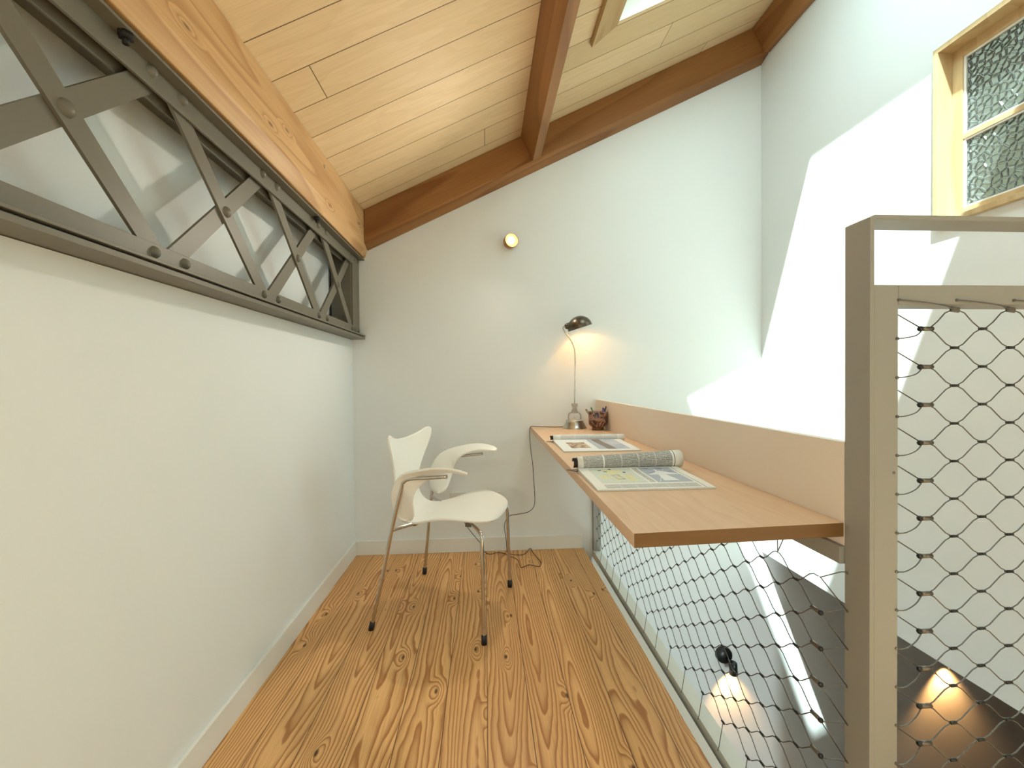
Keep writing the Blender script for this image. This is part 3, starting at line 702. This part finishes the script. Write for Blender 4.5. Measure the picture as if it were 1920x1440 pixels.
# ------------------------------------------------------------------ magazines
def paper(name, items, base=(.80, .79, .73)):
    """items: (kind,u0,u1,v0,v1,...) painted in uv space"""
    m = M(name, .5); uv = m.tc('UV'); u, v, _ = m.sep(uv); c = m.mix(.5, base, base)
    def mask(u0, u1, v0, v1):
        a = m.ma('MULTIPLY', m.ma('GREATER_THAN', u, u0), m.ma('LESS_THAN', u, u1)); b = m.ma('MULTIPLY', m.ma('GREATER_THAN', v, v0), m.ma('LESS_THAN', v, v1))
        return m.ma('MULTIPLY', a, b)
    for it in items:
        k, u0, u1, v0, v1 = it[:5]; mk_ = mask(u0, u1, v0, v1)
        if k == 'text':
            lines, cols, ink = it[5:]
            # the lines of type run along u, stacked along v, in columns
            ln = m.ma('FRACT', m.ma('MULTIPLY', v, float(lines))); li = m.ma('FLOOR', m.ma('MULTIPLY', v, float(lines)))
            on = m.ma('LESS_THAN', ln, .66)
            cf = m.ma('FRACT', m.ma('MULTIPLY', m.ma('DIVIDE', m.ma('SUBTRACT', u, u0), u1 - u0), float(cols)))
            cm_ = m.ma('MULTIPLY', m.ma('GREATER_THAN', cf, .01), m.ma('LESS_THAN', cf, .985))
            ch_ = m.noise(m.comb(m.ma('MULTIPLY', u, 190.), m.ma('MULTIPLY', li, 7.3), 0.), 1., 2)
            g = m.map(ch_, .33, .46, .25, 1)
            f = m.ma('MULTIPLY', m.ma('MULTIPLY', m.ma('MULTIPLY', mk_, on), cm_), g)
            c = m.mix(m.ma('MULTIPLY', f, ink), c, (.03, .03, .03))
        elif k == 'flat': c = m.mix(mk_, c, it[5])
        elif k == 'blob':
            base_c, blob_c, sc, th = it[5:]
            n = m.noise(m.comb(m.ma('MULTIPLY', u, 1.), m.ma('MULTIPLY', v, .8), u0), sc, 2)
            cc = m.mix(m.map(n, th - .02, th + .02), base_c, blob_c); c = m.mix(mk_, c, cc)
        elif k == 'spots':
            colr, sc, th = it[5:]
            n = m.vor(m.comb(u, v, u0), sc); c = m.mix(m.ma('MULTIPLY', m.ma('LESS_THAN', n, th), mk_), c, colr)
        elif k == 'disc':
            colr, = it[5:]
            uu = m.ma('DIVIDE', m.ma('SUBTRACT', u, (u0 + u1) / 2), (u1 - u0) / 2); vv = m.ma('DIVIDE', m.ma('SUBTRACT', v, (v0 + v1) / 2), (v1 - v0) / 2)
            d = m.ma('ADD', m.ma('MULTIPLY', uu, uu), m.ma('MULTIPLY', vv, vv)); c = m.mix(m.ma('LESS_THAN', d, 1.), c, colr)
        elif k == 'tri':
            colr, = it[5:]   # triangle: base at v0, apex at the middle of v1
            t = m.ma('DIVIDE', m.ma('SUBTRACT', v, v0), v1 - v0); hw = m.ma('MULTIPLY', m.ma('SUBTRACT', 1., t), (u1 - u0) / 2)
            d = m.ma('ABSOLUTE', m.ma('SUBTRACT', u, (u0 + u1) / 2)); c = m.mix(m.ma('MULTIPLY', m.ma('LESS_THAN', d, hw), mk_), c, colr)
        elif k == 'slant':
            colr, s = it[5:]   # band sheared by s over the height
            uu = m.ma('SUBTRACT', u, m.ma('MULTIPLY', m.ma('SUBTRACT', v, v0), s)); a = m.ma('MULTIPLY', m.ma('GREATER_THAN', uu, u0), m.ma('LESS_THAN', uu, u1))
            b = m.ma('MULTIPLY', m.ma('GREATER_THAN', v, v0), m.ma('LESS_THAN', v, v1)); c = m.mix(m.ma('MULTIPLY', a, b), c, colr)
    m.col(c); return m.m
MAT['paperedge'] = simple('paper_edges', (.74, .72, .66), .6, 0, .1, 300)
MAT['cover'] = simple('dark_magazine_cover', (.02, .018, .02), .35, 0, .3)
g_ = (.62, .66, .58)
MAT['page2'] = paper('map_page_print', [('flat', .09, .50, .24, .96, (.64, .67, .58)), ('blob', .14, .44, .34, .92, (.64, .67, .58), (.72, .68, .38), 9, .52),
    ('text', .52, .57, .26, .95, 26, 1, .7), ('flat', .585, .90, .24, .97, (.40, .44, .50)), ('blob', .62, .88, .72, .95, (.40, .44, .50), (.27, .26, .36), 8, .5), ('tri', .66, .80, .32, .92, (.78, .79, .78)), ('tri', .60, .92, .62, .82, (.74, .75, .75)),
    ('slant', .60, .605, .26, .9, (.78, .78, .76), .35), ('slant', .80, .803, .26, .7, (.75, .75, .74), -.3),
    ('slant', .27, .275, .40, .66, (.08, .08, .07), -.08), ('slant', .33, .335, .40, .66, (.08, .08, .07), -.08), ('slant', .27, .335, .42, .44, (.08, .08, .07), 0.), ('slant', .265, .33, .62, .64, (.08, .08, .07), 0.), ('slant', .27, .33, .53, .54, (.08, .08, .07), 0.),
    ('slant', .17, .20, .86, .89, (.10, .12, .10), 0.), ('slant', .215, .25, .80, .84, (.12, .12, .10), 0.), ('disc', .28, .31, .90, .95, (.05, .05, .05)), ('disc', .39, .42, .74, .80, (.06, .07, .05)), ('spots', .16, .46, .30, .72, (.10, .11, .09), 26, .16),
    ('text', .09, .90, .05, .20, 60, 6, .6), ('flat', .925, .930, .02, .98, (.03, .03, .03))])
MAT['roll2'] = paper('text_page_print', [('text', .05, .24, .12, .90, 46, 1, .9), ('text', .25, .90, .12, .90, 46, 4, .95), ('flat', .915, .922, .02, .98, (.03, .03, .03))])
MAT['page1'] = paper('photo_page_print', [('blob', .14, .40, .22, .75, (.22, .12, .06), (.55, .40, .28), 9, .5), ('flat', .48, .90, .12, .99, (.42, .45, .52)), ('slant', .60, .72, .12, .99, (.20, .16, .13), -.06),
    ('blob', .74, .90, .12, .99, (.50, .53, .58), (.42, .46, .54), 3, .5)], (.80, .80, .78))
MAT['roll1'] = paper('pale_text_print', [('text', .10, .90, .15, .90, 30, 4, .35)], (.80, .80, .78))
def magazine(name, x0, x1, y0, y1, r0_, r1_, ptop, label, pg, rl, skew=0.):
    cx_, cy = (x0 + x1) / 2, (y0 + y1) / 2
    e = empty(name, (cx_, cy, .75), skew, label=label, cat='magazine', group='open magazines on the desk'); w = (x1 - x0) / 2; d = (y1 - y0) / 2
    th = .007
    def zt(t): return .004 + .010 * t ** 2 + .002 * math.sin(t * 5)
    bm = bmesh.new(); N = 14; top = [[(-w + 2 * w * j / 10, -d + 2 * d * i / N, zt(i / N) + .0005) for j in range(11)] for i in range(N + 1)]
    V = grid(bm, top); o = mk('page', bm, pg, e)
    bm = bmesh.new()
    body = [[(x, -d + 2 * d * i / N, z) for x, z in ((-w, 0.0004), (w, .0004), (w, zt(i / N)), (-w, zt(i / N)))] for i in range(N + 1)]
    Vv = [[bm.verts.new(p) for p in r] for r in body]
    for a, b in zip(Vv, Vv[1:]):
        for k in range(4): bm.faces.new((a[k], a[(k + 1) % 4], b[(k + 1) % 4], b[k]))
    bm.faces.new(Vv[0]); bm.faces.new(Vv[-1][::-1]); mk('page_block', bm, 'paperedge', e)
    # rolled-over pages behind the open page
    R = []; N = 26
    for i in range(N + 1):
        a = -math.pi * .62 + (math.pi * 1.62 + .25) * i / N; row = []
        for j in range(11):
            t = j / 10; rr = (r0_ + (r1_ - r0_) * t) * (1 - .04 * i / N)
            row.append((-w + (2 * w + .02) * t, d + rr * .95 - rr * math.cos(a) * 1.05, .003 + rr + rr * math.sin(a)))
        R.append(row)
    bm = bmesh.new(); grid(bm, R); ro = mk('rolled_pages', bm, [rl, 'paperedge'], e)
    m_ = ro.modifiers.new('sol', 'SOLIDIFY'); m_.thickness = .004; m_.offset = -1; m_.material_offset = 1; m_.material_offset_rim = 1
    R2 = [[(-w - .012 + (2 * w) * j / 4, d + (r0_) * .95 - (r0_ - .007) * math.cos(a), .0045 + r0_ + (r0_ - .007) * math.sin(a)) for j in range(5)] for a in [-math.pi * .5 + math.pi * 1.45 * i / 14 for i in range(15)]]
    bm = bmesh.new(); grid(bm, R2); m_ = mk('cover', bm, 'cover', e); q = m_.modifiers.new('sol', 'SOLIDIFY'); q.thickness = .0015; q.offset = 0
    bm = bmesh.new(); prism(bm, [(-w - .03, d + r0_ * 1.6), (-w - .005, d + r0_ * .4), (-w + .02, d + r0_ * .6), (-w + .02, d + r0_ * 2.3)], 2, .0005, .002); mk('cover_corner', bm, 'cover', e)
magazine('magazine', .286, .599, 1.088, 1.318, .0215, .029, 0, 'open magazine with a yellow and blue illustration, nearest on the desk', 'page2', 'roll2')
magazine('magazine', .309, .618, 1.680, 1.945, .0155, .0155, 0, 'open magazine with two small photographs, farther back on the desk', 'page1', 'roll1')

# ------------------------------------------------------------------ wall lights
cs = empty('wall_light', (.163, D, 1.873), label='small round copper wall light glowing high on the back wall', cat='lamp')
dv = Vector((.30, -1, .05)).normalized()
bm = bmesh.new(); lathe(bm, [(0, .0), (.012, .0), (.012, .02), (0, .02)], (-.012, 0, -.014), (0, -1, 0), 20); mk('mount', bm, 'copper', cs)
bm = bmesh.new(); lathe(bm, [(0, .008), (.034, .008), (.040, .014), (.0415, .052), (.0405, .055), (.038, .052), (.036, .03), (0, .028)], (-.010, -.004, -.014), dv, 40); mk('body', bm, 'copper', cs)
bm = bmesh.new(); bmesh.ops.create_uvsphere(bm, u_segments=20, v_segments=12, radius=.0215, matrix=Matrix.Translation(Vector((-.010, -.004, -.010)) + dv * .040)); mk('light_bulb', bm, 'bulb', cs, smooth=True)
sp = light('wall_light_glow', 'SPOT', (0, 0, 0), 11.5, (1, .90, .74), shadow_soft_size=.03, spot_size=math.radians(168), spot_blend=1); sp.parent = cs; sp.location = Vector((-.010, -.004, -.014)) + dv * .085; sp.rotation_euler = Vector((-.2, -1, -.55)).to_track_quat('-Z', 'Y').to_euler()
def fill_copper_light(base, nrm, label, e):  # made-up fixture out of view, its point light is fill
    f = empty('wall_light', base, label=label, cat='lamp'); n = Vector(nrm)
    bm = bmesh.new(); lathe(bm, [(0, 0), (.034, 0), (.040, .006), (.0415, .050), (.0405, .053), (.038, .051), (.036, .028), (0, .026)], (0, 0, 0), n, 40); mk('body', bm, 'copper', f)
    bm = bmesh.new(); bmesh.ops.create_uvsphere(bm, u_segments=20, v_segments=12, radius=.0235, matrix=Matrix.Translation(n * .042)); mk('light_bulb', bm, 'bulb', f, smooth=True)
    g = light('wall_light_glow', 'POINT', (0, 0, 0), e, (1, .90, .72), shadow_soft_size=.04); g.parent = f; g.location = n * .12
fill_copper_light((XL, -.9, 1.10), (1, 0, 0), 'added unseen copper fill light low on the left wall behind the viewer', 8)
def spot_fixture(x, z, e, label):
    f = empty('wall_spotlight', (x, D, z), label=label, cat='lamp', group='black spotlights on the lower back wall')
    bm = bmesh.new(); lathe(bm, [(0, 0), (.050, 0), (.050, .022), (.046, .030), (0, .030)], (0, 0, 0), (0, -1, 0), 32); mk('wall_rose', bm, 'black', f)
    mk('arm', T([(.012, -.03, -.012), (.028, -.055, -.03)], .009, 12), 'black', f)
    hd = Vector((.10, .04, -1)).normalized(); p = Vector((.030, -.062, -.018))
    bm = bmesh.new(); lathe(bm, [(0, 0), (.020, 0), (.024, .005), (.025, .075), (.022, .075), (.021, .03), (0, .03)], p, hd, 28); mk('head', bm, 'black', f)
    bm = bmesh.new(); lathe(bm, [(0, .0), (.016, .002), (.017, .006), (0, .012)], p + hd * .036, hd, 16); mk('light_bulb', bm, 'bulb', f)
    s = light('spotlight_beam', 'SPOT', (0, 0, 0), e, (1, .50, .17), shadow_soft_size=.02, spot_size=math.radians(88), spot_blend=.8)
    s.parent = f; s.location = p + hd * .078; s.rotation_euler = Vector((.02, .14, -1)).to_track_quat('-Z', 'Y').to_euler()
spot_fixture(1.483, -.70, 5.0, 'black wall spotlight on the lower back wall, seen through the cable mesh')
spot_fixture(2.93, -.74, 8.0, 'black wall spotlight under the low ceiling, hidden above its glow at the lower right')
